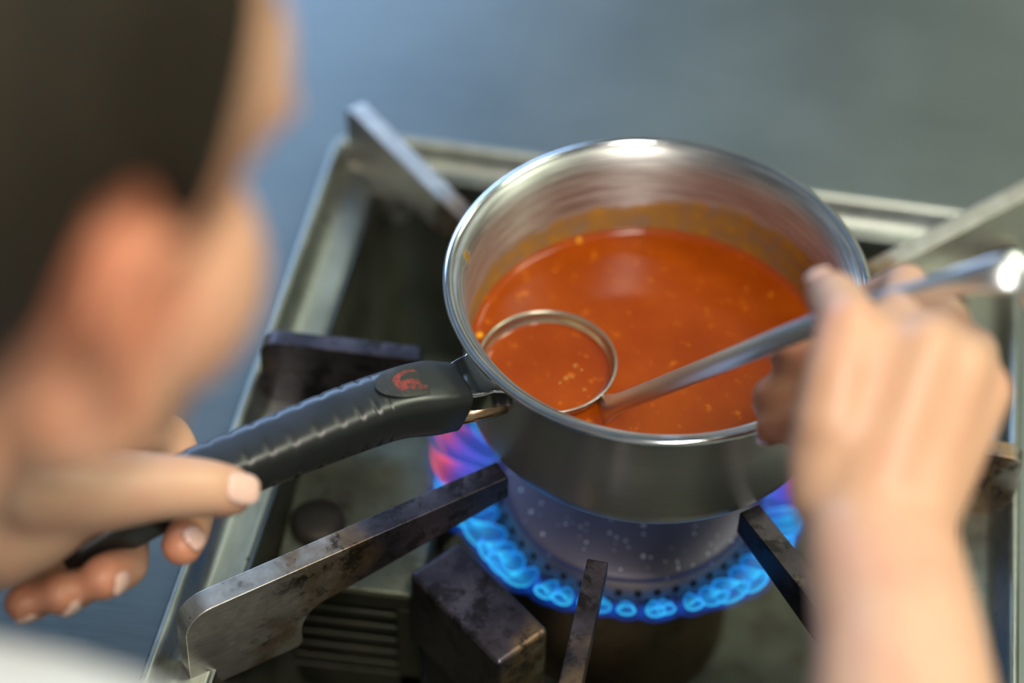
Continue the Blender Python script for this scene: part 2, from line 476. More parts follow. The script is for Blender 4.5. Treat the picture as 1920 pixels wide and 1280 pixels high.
HALO = m_halo()
WORKTOP = m_worktop(); TRAY = m_tray(); WELL = m_well(); PAN = m_pan(True); RIM = m_rim()
SOUP = m_soup(); PLASTIC = m_plastic(); BADGE = m_badge(); SKIN = m_skin(); CAP = m_cap(); RUSTY = m_rusty()
FLAME = m_flame(False); FLAMEHOT = m_flame(True); HAIR = m_hair(); GLASS = m_glass()
TILE = plain('grey_floor_tile', (0.20, 0.19, 0.18), 0.4); PLASTER = plain('pale_wall_paint', (0.50, 0.51, 0.47), 0.7)
CEIL = plain('white_ceiling_paint', (0.55, 0.55, 0.52), 0.8); WHITE = plain('white_paint', (0.75, 0.76, 0.76), 0.4)
LADLE = plain('ladle_steel', (0.68, 0.69, 0.70), 0.30, 1.0)
BLACKMETAL = plain('blackened_metal', (0.03, 0.028, 0.028), 0.5, 0.5)
COTTON = plain('white_cotton', (0.62, 0.66, 0.72), 0.85); DARKCLOTH = plain('dark_trouser_cloth', (0.03, 0.035, 0.05), 0.9)
NAIL = plain('fingernail', (0.80, 0.52, 0.42), 0.25); EYEW = plain('eye_white', (0.8, 0.8, 0.78), 0.2); SHOE = plain('black_shoe_rubber', (0.02, 0.02, 0.02), 0.6)
SCREW = plain('browned_screw_steel', (0.05, 0.042, 0.032), 0.55, 0.6)
COPPER = plain('heat_tinted_steel', (0.50, 0.33, 0.20), 0.25, 1.0)
HOLE = plain('port_hole_shade', (0.008, 0.007, 0.007), 0.8)

# ------------------------------------------------------------------ room
RX0, RX1, RY0, RY1, RH = -2.2, 2.6, -2.4, 1.9, 2.65
def slab(name, b, mat): return mk(name, *box(*b), mat, smooth=False, kind='structure', origin=((b[0] + b[1]) / 2, (b[2] + b[3]) / 2, (b[4] + b[5]) / 2))
slab('floor', (RX0 - .1, RX1 + .1, RY0 - .1, RY1 + .1, -0.1, 0), TILE)
slab('ceiling', (RX0 - .1, RX1 + .1, RY0 - .1, RY1 + .1, RH, RH + .1), CEIL)
slab('wall_left', (RX0 - .1, RX0, RY0 - .1, RY1 + .1, 0, RH), PLASTER)
slab('wall_right', (RX1, RX1 + .1, RY0 - .1, RY1 + .1, 0, RH), PLASTER)
slab('wall_front', (RX0, RX1, RY0 - .1, RY0, 0, RH), PLASTER)
WX0, WX1, WZ0, WZ1 = -1.85, -0.25, 1.35, 2.22
wb = merge([box(RX0, WX0, RY1, RY1 + .1, 0, RH), box(WX1, RX1, RY1, RY1 + .1, 0, RH), box(WX0, WX1, RY1, RY1 + .1, 0, WZ0), box(WX0, WX1, RY1, RY1 + .1, WZ1, RH)])
mk('wall_back', *wb, PLASTER, smooth=False, kind='structure')
fr = merge([box(WX0, WX0 + .05, RY1 + .02, RY1 + .08, WZ0, WZ1), box(WX1 - .05, WX1, RY1 + .02, RY1 + .08, WZ0, WZ1), box(WX0 + .05, WX1 - .05, RY1 + .02, RY1 + .08, WZ0, WZ0 + .05),
            box(WX0 + .05, WX1 - .05, RY1 + .02, RY1 + .08, WZ1 - .05, WZ1), box(-1.07, -1.03, RY1 + .02, RY1 + .08, WZ0 + .05, WZ1 - .05)])
win = mk('window_1', *fr, WHITE, smooth=False, kind='structure', origin=(-1.05, RY1 + .05, WZ0))
mk('window_pane', *box(WX0 + .05, WX1 - .05, RY1 + .045, RY1 + .05, WZ0 + .05, WZ1 - .05), GLASS, win, smooth=False)
DIFF = emis('lamp_diffuser', (1.0, 0.97, 0.88), 2.0)
for i, (x, y) in enumerate(LAMPS):
    l = empty('ceiling_light', (x, y, RH))
    tag(l, ['white ceiling strip light above the cook', 'white ceiling strip light over the far right of the worktop', 'short white ceiling strip light added out of view close to the back wall'][i], 'ceiling light')
    a, b = ((.15, .65), (.65, .18), (.48, .15))[i]
    mk('housing', *box(x - a, x + a, y - b, y + b, RH - .03, RH), WHITE, l, smooth=False)
    mk('diffuser', *box(x - a + .03, x + a - .03, y - b + .03, y + b - .03, RH - .042, RH - .03), DIFF, l, smooth=False)

# ------------------------------------------------------------------ cooker with recessed burner well
def Z(z): return Z0 + z
WT = -0.1035                                   # height of the worktop below the pan rim
HX0, HX1, HY0, HY1 = -0.1485, 0.135, -0.182, 0.150   # opening of the well
YAW = math.radians(-3.0)
YM = Matrix.Rotation(YAW, 4, 'Z')
def yw(x, y, z=0.0): return (YM @ Vector((x, y, 0))) + Vector((0, 0, z))

cook = empty('gas_cooker', (0, 0.2, 0))
tag(cook, 'steel gas cooker with a wide bare worktop around a square burner well', 'cooker')
def frame_sheet(x0, x1, y0, y1, hx0, hx1, hy0, hy1, za, zb, yaw=False):
    A = [box(x0, hx0, y0, y1, za, zb), box(hx1, x1, y0, y1, za, zb), box(hx0, hx1, y0, hy0, za, zb), box(hx0, hx1, hy1, y1, za, zb)]
    v, f = merge(A)
    return ([yw(*p[:2], p[2]) for p in v] if yaw else v), f
mk('worktop_sheet', *frame_sheet(-1.3, 1.5, -0.30, 1.15, HX0, HX1, HY0, HY1, Z(WT - .03), Z(WT), True), WORKTOP, cook, smooth=False)
# cabinet below the worktop
mk('cabinet_body', *merge([box(-1.25, 1.45, -0.10, -0.08, 0.10, Z(-.36)), box(-1.25, -1.22, -0.08, 1.05, 0.10, Z(-.30)), box(1.42, 1.45, -0.08, 1.05, 0.10, Z(-.30)),
    box(-1.22, 1.42, 1.03, 1.05, 0.10, Z(-.30)), box(-1.25, 1.45, -0.10, 1.05, 0.0, 0.10), box(-1.25, 1.45, -0.22, 1.05, Z(-.33), Z(-.30))]), TRAY, cook, smooth=False)
mk('control_fascia', *box(-1.25, 1.45, -0.27, -0.25, Z(-.30), Z(-.15)), TRAY, cook, smooth=False)
# the well: walls flare a little, floor below
def well():
    t0 = [(HX0, HY0), (HX1, HY0), (HX1, HY1), (HX0, HY1)]
    V, F = [], []
    rings = [(0.0, WT - .004), (0.004, WT - .02), (0.016, WT - .105), (0.028, WT - .112)]
    for ins, z in rings:
        x0, x1, y0, y1 = HX0 + ins, HX1 - ins, HY0 + ins, HY1 - ins; r = 0.02; k = 6
        for cx, cy, a0 in ((x1 - r, y1 - r, 0), (x0 + r, y1 - r, 90), (x0 + r, y0 + r, 180), (x1 - r, y0 + r, 270)):
            for j in range(k + 1):
                a = math.radians(a0 + 90 * j / k); V.append(yw(cx + r * math.cos(a), cy + r * math.sin(a), Z(z)))
    n = len(V) // len(rings)
    for i in range(len(rings) - 1):
        for j in range(n): F.append((i * n + j, i * n + (j + 1) % n, (i + 1) * n + (j + 1) % n, (i + 1) * n + j))
    F.append(tuple((len(rings) - 1) * n + j for j in range(n)))
    return V, F
mk('burner_well', *well(), WELL, cook)
# raised shelf at the left of the well with a slotted front
def vent_box():
    x0, x1, y0, y1, zt, zb = -0.147, -0.085, -0.078, 0.035, Z(-.1215), Z(-.195)
    P = [box(x0, x1, y0, y1, zt - .003, zt), box(x0, x0 + .002, y0, y1, zb, zt - .003), box(x1 - .002, x1, y0, y1, zb, zt - .003)]
    return merge(P)
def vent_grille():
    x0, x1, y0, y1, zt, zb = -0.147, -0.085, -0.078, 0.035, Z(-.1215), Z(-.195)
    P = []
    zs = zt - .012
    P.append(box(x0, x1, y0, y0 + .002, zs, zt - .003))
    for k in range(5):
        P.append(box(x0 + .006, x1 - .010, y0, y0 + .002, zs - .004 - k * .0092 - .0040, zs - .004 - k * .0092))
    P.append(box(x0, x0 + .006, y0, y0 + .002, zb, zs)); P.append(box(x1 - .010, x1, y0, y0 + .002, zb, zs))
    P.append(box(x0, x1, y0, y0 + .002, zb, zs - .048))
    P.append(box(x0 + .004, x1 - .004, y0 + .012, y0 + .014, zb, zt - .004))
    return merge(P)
vb = mk('vent_box', *vent_box(), m_well(0.8), cook, smooth=False); bevel(vb, .0012, 2)
vg = mk('vent_grille', *vent_grille(), m_well(0.13), cook, smooth=False); bevel(vg, .0008, 2)  # same steel coloured darker, standing in for the weak light on this front
mk('screw_head', *lathe([(0.0001, Z(-.1155)), (.008, Z(-.1157)), (.0115, Z(-.118)), (.012, Z(-.1213))], (-0.1335, -0.0475), 32), SCREW, cook)
pl = mk('pilot_pipe', *sweep([Vector((-.086, -.03, Z(-.15))), Vector((-.075, -.028, Z(-.13))), Vector((-.066, -.02, Z(-.128)))], lambda i, t: [(.004 * math.cos(a), .004 * math.sin(a)) for a in [k * math.pi / 6 for k in range(12)]]), BLACKMETAL, cook)

# heavy square housing beside the burner
ph = empty('pilot_housing', (-.058, -.088, Z(-.2)))
tag(ph, 'heavy scorched square steel block lying between the grate bars left of the burner', 'pilot housing')
def oblong(cx, cy, ang, L, W, z0, z1):
    M = Matrix.Translation((cx, cy, 0)) @ Matrix.Rotation(ang, 4, 'Z')
    return xf(box(-L / 2, L / 2, -W / 2, W / 2, z0, z1), M)
blk = mk('housing_block', *oblong(-.0588, -.0900, math.radians(-43), .0575, .0265, Z(-.150), Z(-.1035)), m_bar(0, .12, .078), ph, origin=(-.10, -.09, Z(-.11)), smooth=False)
bevel(blk, .0025, 3)
mk('mounting_foot', *oblong(-.0593, -.0905, math.radians(-43), .045, .018, Z(-.214), Z(-.150)), BLACKMETAL, ph, smooth=False)

# ------------------------------------------------------------------ burner
bn = empty('gas_burner', (0, 0, Z(-.214)))
tag(bn, 'round gas burner burning with blue flames under the saucepan', 'gas burner')
BC = (-0.003, -0.0075)
ZC = -.1145
mk('burner_body', *lathe([(.050, Z(-.214)), (.0485, Z(-.160)), (.0495, Z(-.137)), (.054, Z(-.130))], BC, 96, cap0=True), RUSTY, bn)
capo = mk('burner_cap', *lathe([(.0001, Z(ZC + .0042)), (.02, Z(ZC + .004)), (.04, Z(ZC + .0028)), (.0525, Z(ZC)), (.0545, Z(ZC - .0012)), (.055, Z(ZC - .003)), (.054, Z(ZC - .0045))], BC, 128), CAP, bn)
# port ring: cone facing out with two rows of round ports
mk('port_ring', *lathe([(.0535, Z(ZC - .003)), (.0555, Z(ZC - .0045)), (.0600, Z(ZC - .0155)), (.0595, Z(ZC - .0185)), (.054, Z(ZC - .0195))], BC, 128), plain('port_ring_steel', (0.26, 0.22, 0.22), 0.4, 0.9), bn)
def ports():
    P = []
    n = 44
    for row in range(2):
        for k in range(n):
            a = 2 * math.pi * (k + row * .5) / n
            f = 0.3 if row == 0 else 0.68
            r = .0555 + (.0600 - .0555) * f; z = ZC - .0045 - .011 * f
            nrm = Vector((math.cos(a) * .92, math.sin(a) * .92, .38)).normalized()
            M = Matrix.Translation((BC[0] + r * math.cos(a), BC[1] + r * math.sin(a), Z(z))) @ nrm.to_track_quat('Z', 'Y').to_matrix().to_4x4()
            v = [(.0017 * math.cos(b), .0017 * math.sin(b), .0003) for b in [j * math.pi / 5 for j in range(10)]]
            P.append(([M @ Vector(p) for p in v], [tuple(range(10))]))
    return merge(P)
mk('port_holes', *ports(), HOLE, bn, smooth=False)  # flat black discs: the darkness inside the ports is painted on

def flame(a, L, wid, hot=False, rise=1.0, seed=0, halo=None):
    """one tongue of gas flame: leaves its port outwards, then turns up"""
    rnd = random.Random(seed)
    ca, sa = math.cos(a), math.sin(a)
    rad = Vector((ca, sa, 0)); tan = Vector((-sa, ca, 0)); up = Vector((0, 0, 1))
    b = Vector((BC[0], BC[1], Z(ZC - .0115))) + rad * .0585
    sw = rnd.uniform(-.25, .25)
    n = 16; V = []; F = []; al = []; m = 14
    for i in range(n + 1):
        t = i / n
        out = L * (.95 * t - .62 * t * t * rise); z = L * (-.10 * t + rise * .95 * t * t)
        c = b + rad * out + up * z + tan * (sw * L * t * t)
        d = (rad * (.95 - 1.1 * t * rise) + up * (-.10 + 1.9 * rise * t) + tan * sw * 2 * t).normalized()
        nr = d.cross(tan).normalized()
        w = wid * (0.35 + 1.25 * math.sin(math.pi * min(1, t ** .8)) ** .8) * (1 - t ** 2.2) ** .9 + .00015
        for k in range(m):
            q = 2 * math.pi * k / m
            V.append(c + tan * (w * math.cos(q)) + nr * (w * .5 * math.sin(q))); al.append(t)
    for i in range(n):
        for k in range(m): F.append((i * m + k, i * m + (k + 1) % m, (i + 1) * m + (k + 1) % m, (i + 1) * m + k))
    F.append(tuple(range(m - 1, -1, -1))); F.append(tuple(n * m + k for k in range(m)))
    o = mk('flame_halo', V, F, HALO, halo) if halo else mk('flame', V, F, FLAMEHOT if hot else FLAME, bn)
    at_ = o.data.attributes.new('along', 'FLOAT', 'POINT')
    at_.data.foreach_set('value', al)
    return o
rn = random.Random(4)
NF = 44
for k in range(NF):
    a = 2 * math.pi * (k + .5 + rn.uniform(-.28, .28)) / NF; deg = math.degrees(a) % 360
    # tongues in front are short, those at the sides reach up to the pan
    side = abs(math.cos(a)) ** 1.3 if deg > 180 else 1.0
    L = .0215 + .022 * side + rn.uniform(-.005, .005)
    if 225 < deg < 252: L += .006
    hot = 165 < deg < 192 or 2 < deg < 14
    if 165 < deg < 200: L += .022
    o = flame(a, L, .0026 + .0009 * rn.random() + (.0016 if side > .6 else 0), hot, .85, k)
    flame(a, L * 1.12, .0058 + (.0012 if side > .6 else 0), hot, .85, k, o)
    if hot: o['label'] = 'orange tipped flame'

# ------------------------------------------------------------------ pan support: frame and eight bars
ps = empty('pan_support', (0, 0, Z(-.1)))
tag(ps, 'stainless pan support of square raised frame with scorched bars pointing to the burner', 'pan support')
FX0, FX1, FY0, FY1 = -0.1735, 0.1600, -0.206, 0.1660
def rrect(x0, x1, y0, y1, r, k=8):
    out = []
    for cx, cy, a0 in ((x1 - r, y1 - r, 0), (x0 + r, y1 - r, 90), (x0 + r, y0 + r, 180), (x1 - r, y0 + r, 270)):
        for j in range(k + 1):
            a = math.radians(a0 + 90 * j / k); out.append((cx + r * math.cos(a), cy + r * math.sin(a)))
    return out
def tray_frame():
    # section from the outer foot over the rounded bead, down to the flat flange, to the turned-down inner lip
    sec = [(0, -.102), (0, -.0945), (.0006, -.0915), (.0022, -.0900), (.0040, -.0904), (.0056, -.0925), (.0075, -.0975), (.0100, -.1008), (.0125, -.1020), (.0222, -.1022), (.0236, -.1026), (.0240, -.106), (.0240, -.118),
           (.0232, -.118), (.0230, -.1055), (.0200, -.1034), (.010, -.1034), (.003, -.1034)]
    V, F = [], []; n = None
    for ins, z in sec:
        r = max(.004, .017 - ins * .55)
        p = rrect(FX0 + ins, FX1 - ins, FY0 + ins, FY1 - min(ins, .0125 + (ins - .0125) * .4), r); n = len(p)
        V += [yw(x, y, Z(z)) for x, y in p]  # noqa
    m = len(sec)
    for i in range(m):
        i2 = (i + 1) % m
        for j in range(n): F.append((i * n + j, i * n + (j + 1) % n, i2 * n + (j + 1) % n, i2 * n + j))
    return V, F
mk('support_frame', *tray_frame(), TRAY, ps)

def bar(inner, outer, wid, h_in, h_mid, zb, blade, mat, corner=.011, label=None, ztop=-.0637):
    """one bar: slim at the pan, a deep foot plate at its outer end"""
    i = Vector((inner[0], inner[1], 0)); o = Vector((outer[0], outer[1], 0)); d = (o - i); L = d.length; d.normalize()
    s = Vector((-d.y, d.x, 0))
    zt = ztop
    pr = [(0, zt - h_in), (0, zt - .0006), (.0006, zt)]
    for k in range(9):
        a = math.radians(90 - 90 * k / 8); pr.append((L - corner + corner * math.cos(a), zt - corner + corner * math.sin(a)))
    xb = L - blade
    pr += [(L + .0012, zb + .003), (L - .001, zb), (xb + .002, zb), (xb, zb + .002)]
    # concave shoulder
    rf = min(.014, (zt - h_mid) - (zb + .004))
    for k in range(9):
        a = math.radians(90 * k / 8); pr.append((xb - rf * (1 - math.cos(a)), zt - h_mid - rf * (1 - math.sin(a))))
    V, F = [], []
    for sg in (-.5, .5):
        for x, z in pr: V.append(i + d * x + s * (sg * wid) + Vector((0, 0, Z(z))))
    n = len(pr)
    F.append(tuple(range(n))); F.append(tuple(range(2 * n - 1, n - 1, -1)))
    for k in range(n): F.append((k, (k + 1) % n, n + (k + 1) % n, n + k))
    # own axes so that the scorch marks follow the bar
    R = Matrix((( d.x, s.x, 0, i.x), (d.y, s.y, 0, i.y), (0, 0, 1, Z(zt)), (0, 0, 0, 1)))
    Ri = R.inverted()
    me = bpy.data.meshes.new('support_bar'); me.from_pydata([Ri @ v for v in V], [], F)
    bm = bmesh.new(); bm.from_mesh(me); bmesh.ops.recalc_face_normals(bm, faces=bm.faces); bm.to_mesh(me); bm.free()
    me.materials.append(mat)
    ob = bpy.data.objects.new('support_bar', me); COL.objects.link(ob); ob.parent = ps
    ob.matrix_local = Matrix.Translation(-worldloc(ps)) @ R
    bevel(ob, .0009, 2, 40)
    if label: ob['label'] = label
    return ob
ZB = -.1130
bar((-.0540, -.0530), (-.1665, -.1385), .0095, .0125, .0265, ZB, .047, m_bar(0, .45, .145), .0120, 'long bar with bright scratched foot plate')
bar((-.0520, .0520), (-.1530, .1610), .0092, .0125, .0240, ZB, .040, m_bar(1, .62, .15), .004, 'long bar with dull greenish foot plate')
bar((.0560, .0500), (.1720, .1530), .0092, .0125, .0220, ZB, .075, m_bar(2, .78, .16), .004, 'long bar with stained yellowish top edge')
bar((.0450, -.0590), (.1260, -.1700), .0092, .0125, .0200, ZB, .045, m_bar(3, .55, .14), .010)
bar((-.0965, .0049), (-.1655, .0060), .0080, .0110, .0180, ZB, .058, m_bar(4, -.1, .07), .008, 'short black scorched bar')
bar((-.0120, -.0925), (-.0200, -.1880), .0082, .0090, .0160, ZB, .030, m_bar(5, .35, .08), .004, 'short bar with pale crusted spots')
bar((.0880, -.0080), (.1555, -.0150), .0082, .0110, .0180, ZB, .050, m_bar(6, .2, .07), .006, 'short rust brown bar')
bar((.0050, .0920), (.0090, .1550), .0082, .0110, .0180, ZB, .030, m_bar(7, .4, .07), .006)

# ------------------------------------------------------------------ saucepan
ZP = -.0635
pan = empty('saucepan', (0, 0, Z(ZP)))
tag(pan, 'shiny stainless steel saucepan with black plastic handle standing over the flames', 'saucepan')
outer = [(.0001, ZP + .0006), (.060, ZP + .0006), (.064, ZP), (.0712, ZP + .0005), (.0745, ZP + .0020), (.0760, ZP + .0048), (.0764, ZP + .009), (.0765, -.030), (.0765, -.012), (.0775, -.0075), (.0797, -.0040), (.0822, -.0020)]
inner = [(.0815, -.0008), (.0790, -.0022), (.0767, -.0055), (.0755, -.0110), (.0753, -.030), (.0750, ZP + .015), (.0742, ZP + .009), (.071, ZP + .005), (.066, ZP + .0030), (.0001, ZP + .0030)]
prof = outer + inner
V, F = lathe([(r, Z(z)) for r, z in prof], (0, 0), 192)
po = mk('pan_body', V, F, PAN, pan)
at_ = po.data.attributes.new('inner', 'FLOAT', 'POINT')
at_.data.foreach_set('value', [1.0 if i >= len(outer) * 192 else 0.0 for i in range(len(V))])
# rolled rim
rr = []
for k in range(20):
    a = 2 * math.pi * k / 20
    rr.append((.0829 + .0021 * math.cos(a), Z(-.0016 + .0016 * math.sin(a))))
mk('rim', *lathe(rr, (0, 0), 192, closed=True), RIM, pan)

AZ = math.radians(217.7)
HU = Vector((math.cos(AZ), math.sin(AZ), 0)); HS = Vector((-HU.y, HU.x, 0))
def hp(r, z, s=0.0): return HU * r + HS * s + Vector((0, 0, Z(z)))
hz = [(.0925, -.0185), (.105, -.0128), (.118, -.0088), (.1383, -.0065), (.1711, -.0055), (.2027, -.0050), (.2343, -.0098), (.2520, -.0150)]
NH = 260
hpts = spline([hp(r, z) for r, z in hz], NH)
def hsect(i, t):
    w = interp([(0, .0120), (.12, .0130), (.35, .0114), (.7, .0104), (.93, .0096), (1, .0060)], t)
    h = interp([(0, .0106), (.12, .0112), (.35, .0108), (.7, .0100), (.93, .0088), (1, .0050)], t)
    if t < .012: w *= .90; h *= .90
    out = []
    for k in range(40):
        a = 2 * math.pi * k / 40; c, s = math.cos(a), math.sin(a)
        e = 0.50
        x = math.copysign(abs(c) ** e, c) * w; y = math.copysign(abs(s) ** e, s) * h
        # grip notches: a row low on the near side and one along the far top edge
        if .34 < t < .74:
            ph_ = math.cos((t - .34) / .40 * 2 * math.pi * 10)
            g = max(0, ph_) ** 3 * .0011
            ang = math.degrees(a) % 360
            if 318 < ang < 350 or 190 < ang < 222: x -= math.copysign(g, x); y -= math.copysign(g * .4, y)
            if 100 < ang < 165 or 20 < ang < 70: y -= g * .55
        out.append((x, y))
    return out
hd = mk('handle', *sweep(hpts, hsect), PLASTIC, pan)
# oval worn badge let into the top of the handle near the pan
def badge():
    V, F, uv = [], [], []
    n, m = 20, 32
    ctr = .1105
    pts = [V_ for V_ in hpts]
    for i in range(n + 1):
        rad_ = i / n
        for k in range(m):
            a = 2 * math.pi * k / m
            u = rad_ * math.cos(a); v = rad_ * math.sin(a)
            r = ctr - u * .0150; s = v * .0085
            # nearest handle point for height
            z = min(pts, key=lambda p: abs(p.dot(HU) - r)).z
            tt = (r - .0925) / .16; h = interp([(0, .0106), (.12, .0112), (.35, .0108), (.7, .0100), (1, .0080)], tt); w = .0122
            e = .50; xx = min(.98, abs(s) / w); yy = (1 - xx ** (2 / e)) ** (e / 2) * h
            V.append(HU * r + HS * s + Vector((0, 0, z + yy * 1.02 + .0005))); uv.append((.5 + u / 2, .5 + v / 2))
    for i in range(n):
        for k in range(m): F.append((i * m + k, i * m + (k + 1) % m, (i + 1) * m + (k + 1) % m, (i + 1) * m + k))
    o = mk('badge', V, F, BADGE, hd)
    ul = o.data.uv_layers.new(name='UVMap')
    for lp in o.data.loops: ul.data[lp.index].uv = uv[lp.vertex_index]
    return o
bd = badge(); bd['label'] = 'dark oval badge with worn red ring print'
# steel bracket: a tapering strap from the pan wall into the handle plus the heat tinted bolt under it
def strap():
    pts = [hp(.0745, -.0150), hp(.082, -.0155), hp(.090, -.0150), hp(.098, -.0135)]
    pts = spline(pts, 16)
    def sec(i, t):
        w = interp([(0, .0150), (.35, .0110), (1, .0085)], t); h = .0042
        return [(-w, -h), (w, -h), (w, h), (w - .0012, h + .0008), (-w + .0012, h + .0008), (-w, h)]
    return sweep(pts, sec)
st = mk('handle_bracket', *strap(), RIM, pan, smooth=False); bevel(st, .0008, 2)
mk('bracket_bolt', *sweep([hp(.0745, -.0245, .0085), hp(.0830, -.0235, .0085), hp(.0965, -.0200, .0075)], lambda i, t: [(.0038 * math.cos(a), .0038 * math.sin(a)) for a in [k * math.pi / 8 for k in range(16)]]), COPPER, pan)
# ------------------------------------------------------------------ soup
ZS = -.0465
sp = [(.0001, Z(ZS)), (.03, Z(ZS)), (.06, Z(ZS)), (.0718, Z(ZS)), (.0727, Z(ZS + .0001)), (.0735, Z(ZS + .0004)), (.0741, Z(ZS + .0009)), (.0745, Z(ZS + .0015)), (.0748, Z(ZS + .0024)), (.0749, Z(ZS - .001)), (.0735, Z(ZP + .0095)), (.070, Z(ZP + .006)), (.0001, Z(ZP + .0035))]
so = mk('tomato_soup', *lathe(sp, (0, 0), 160), SOUP, origin=(0, 0, Z(ZS)))
tag(so, 'orange red tomato soup filling the lower part of the saucepan', 'soup')

# ------------------------------------------------------------------ ladle
LC = Vector((-.0412, -.0130, 0)); ZL = -.0405; LR = .0282
la = empty('soup_ladle', (LC.x, LC.y, Z(ZL - .017)))
tag(la, 'stainless soup ladle dipping into the saucepan, its long handle held by the right hand', 'ladle')
lp = []
for k in range(15):
    a = math.radians(90 * k / 14); lp.append((max(.0001, LR * math.sin(a)), ZL - .0150 * math.cos(a)))
lp.append((LR + .0002, ZL)); lp.append((LR - .0001, ZL + .0004)); lp.append((LR - .0009, ZL))
for k in range(13, -1, -1):
    a = math.radians(90 * k / 14); lp.append((max(.0001, (LR - .0009) * math.sin(a)), ZL - .0141 * math.cos(a)))
mk('bowl', *lathe([(r, Z(z)) for r, z in lp], (LC.x, LC.y), 96), plain('ladle_bowl_steel', (0.50, 0.46, 0.36), 0.28, 1.0), la)
S0 = Vector((-.0177, -.0321, Z(-.046))); D0 = Vector((.0703, -.0549, .1170)).normalized()
side0 = D0.cross(Vector((0, 0, 1)) * .3 - CF * .7).normalized()
hk = S0 + D0 * .217
upn = side0.cross(D0).normalized()
lpts = [Vector((-.0185, -.0285, Z(-.0530))), S0 + D0 * .006, S0 + D0 * .03, S0 + D0 * .08, S0 + D0 * .14, S0 + D0 * .176 - upn * .003, S0 + D0 * .197 - upn * .0085,
        hk - D0 * .006 - upn * .012, hk + D0 * .003 - upn * .017, hk + D0 * .007 - upn * .026, hk + D0 * .001 - upn * .036, hk - D0 * .010 - upn * .040]
lpts = spline(lpts, 90)
def lsect(i, t):
    w = interp([(0, .0072), (.05, .0066), (.15, .0039), (.45, .0038), (.66, .0046), (.8, .0066), (1, .0066)], t); h = interp([(0, .0008), (.15, .0016), (.6, .0015), (1, .0011)], t)
    return [(w * c_, h * s_) for c_, s_ in ((-1, -.4), (-.8, -1), (.8, -1), (1, -.4), (1, .4), (.8, 1), (-.8, 1), (-1, .4))]
def lsweep():
    V, F = [], []; n = 8
    for i, p in enumerate(lpts):
        a = lpts[max(i - 1, 0)]; b = lpts[min(i + 1, len(lpts) - 1)]; t = (b - a).normalized()
        s = side0 - t * side0.dot(t); s.normalize(); u = s.cross(t)
        for x, y in lsect(i, i / (len(lpts) - 1)): V.append(p + s * x + u * y)
    for i in range(len(lpts) - 1):
        for k in range(n): F.append((i * n + k, i * n + (k + 1) % n, (i + 1) * n + (k + 1) % n, (i + 1) * n + k))
    F.append(tuple(range(n - 1, -1, -1))); F.append(tuple((len(lpts) - 1) * n + k for k in range(n)))
    return V, F
mk('ladle_handle', *lsweep(), LADLE, la)
ZSL = ZL - .0052
ls = mk('soup_portion', *lathe([(.0001, Z(ZSL)), (.018, Z(ZSL)), (.0240, Z(ZSL)), (.0256, Z(ZSL + .0004)), (.0264, Z(ZSL + .0013)), (.0245, Z(ZSL - .0025)), (.015, Z(ZSL - .0055)), (.0001, Z(ZSL - .0075))], (LC.x, LC.y), 80), SOUP, origin=(LC.x, LC.y, Z(ZSL)))
tag(ls, 'tomato soup scooped up in the ladle bowl, with small bubbles', 'soup')
BUB = NT('soup_bubble'); BUB.b.inputs['Base Color'].default_value = (.75, .28, .03, 1); BUB.set(Roughness=0.03, Coat_Weight=1.0, Alpha=0.5); BUB = BUB.m
rb = random.Random(3)
for px, py, r in ((1060, 710, .0013), (1073, 707, .0010), (1078, 686, .0012), (1090, 694, .0008), (1095, 731, .0010), (1050, 718, .0008)):
    d = (CR * ((px - 960) / FPX) + CU * ((640 - py) / FPX) + CF); t = (Z(ZSL) - CP.z) / d.z; P = CP + d * t
    mk('bubble', *sphere((P.x, P.y, Z(ZSL)), (r, r, r * .75), 12), BUB, ls)

# ------------------------------------------------------------------ person
BD = empty('person', (-.38, -.62, 0))
tag(BD, 'person with short dark hair in a white jacket, leaning over the pan and stirring', 'person')
mm = .001
def A(px, py, d, r): return (at(px, py, d), r * mm)
def Pw(x, y, z, r): return (Vector((x, y, Z(z))), r)
chains = []
# right hand around the ladle handle
Rw1, Rw2 = A(1620, 1010, .590, 18.5), A(1680, 1010, .592, 18.5)
chains += [[Pw(.080, -.400, .062, .031), A(1690, 1480, .535, 27), A(1670, 1200, .566, 22.5), Rw1],
           [Pw(.080, -.400, .062, .031), A(1720, 1480, .535, 27), A(1700, 1200, .568, 22.5), Rw2]]
imcp, mmcp, rmcp, pmcp = A(1655, 665, .605, 10.5), A(1735, 660, .602, 10.8), A(1800, 690, .606, 10.3), A(1842, 735, .614, 9.5)
for wv, mc in ((Rw1, imcp), (Rw1, mmcp), (Rw2, rmcp), (Rw2, pmcp)):
    mid = ((wv[0] + mc[0]) / 2, .0125)
    chains.append([(wv[0], .016), mid, mc])
chains.append([A(1620, 930, .605, 17), A(1650, 820, .618, 17), A(1700, 740, .625, 13)])
chains.append([A(1700, 930, .607, 17), A(1745, 820, .622, 16), A(1790, 770, .628, 12)])
chains.append([A(1570, 930, .600, 15), A(1560, 840, .602, 14), A(1565, 740, .608, 10.5), A(1570, 690, .612, 9)])
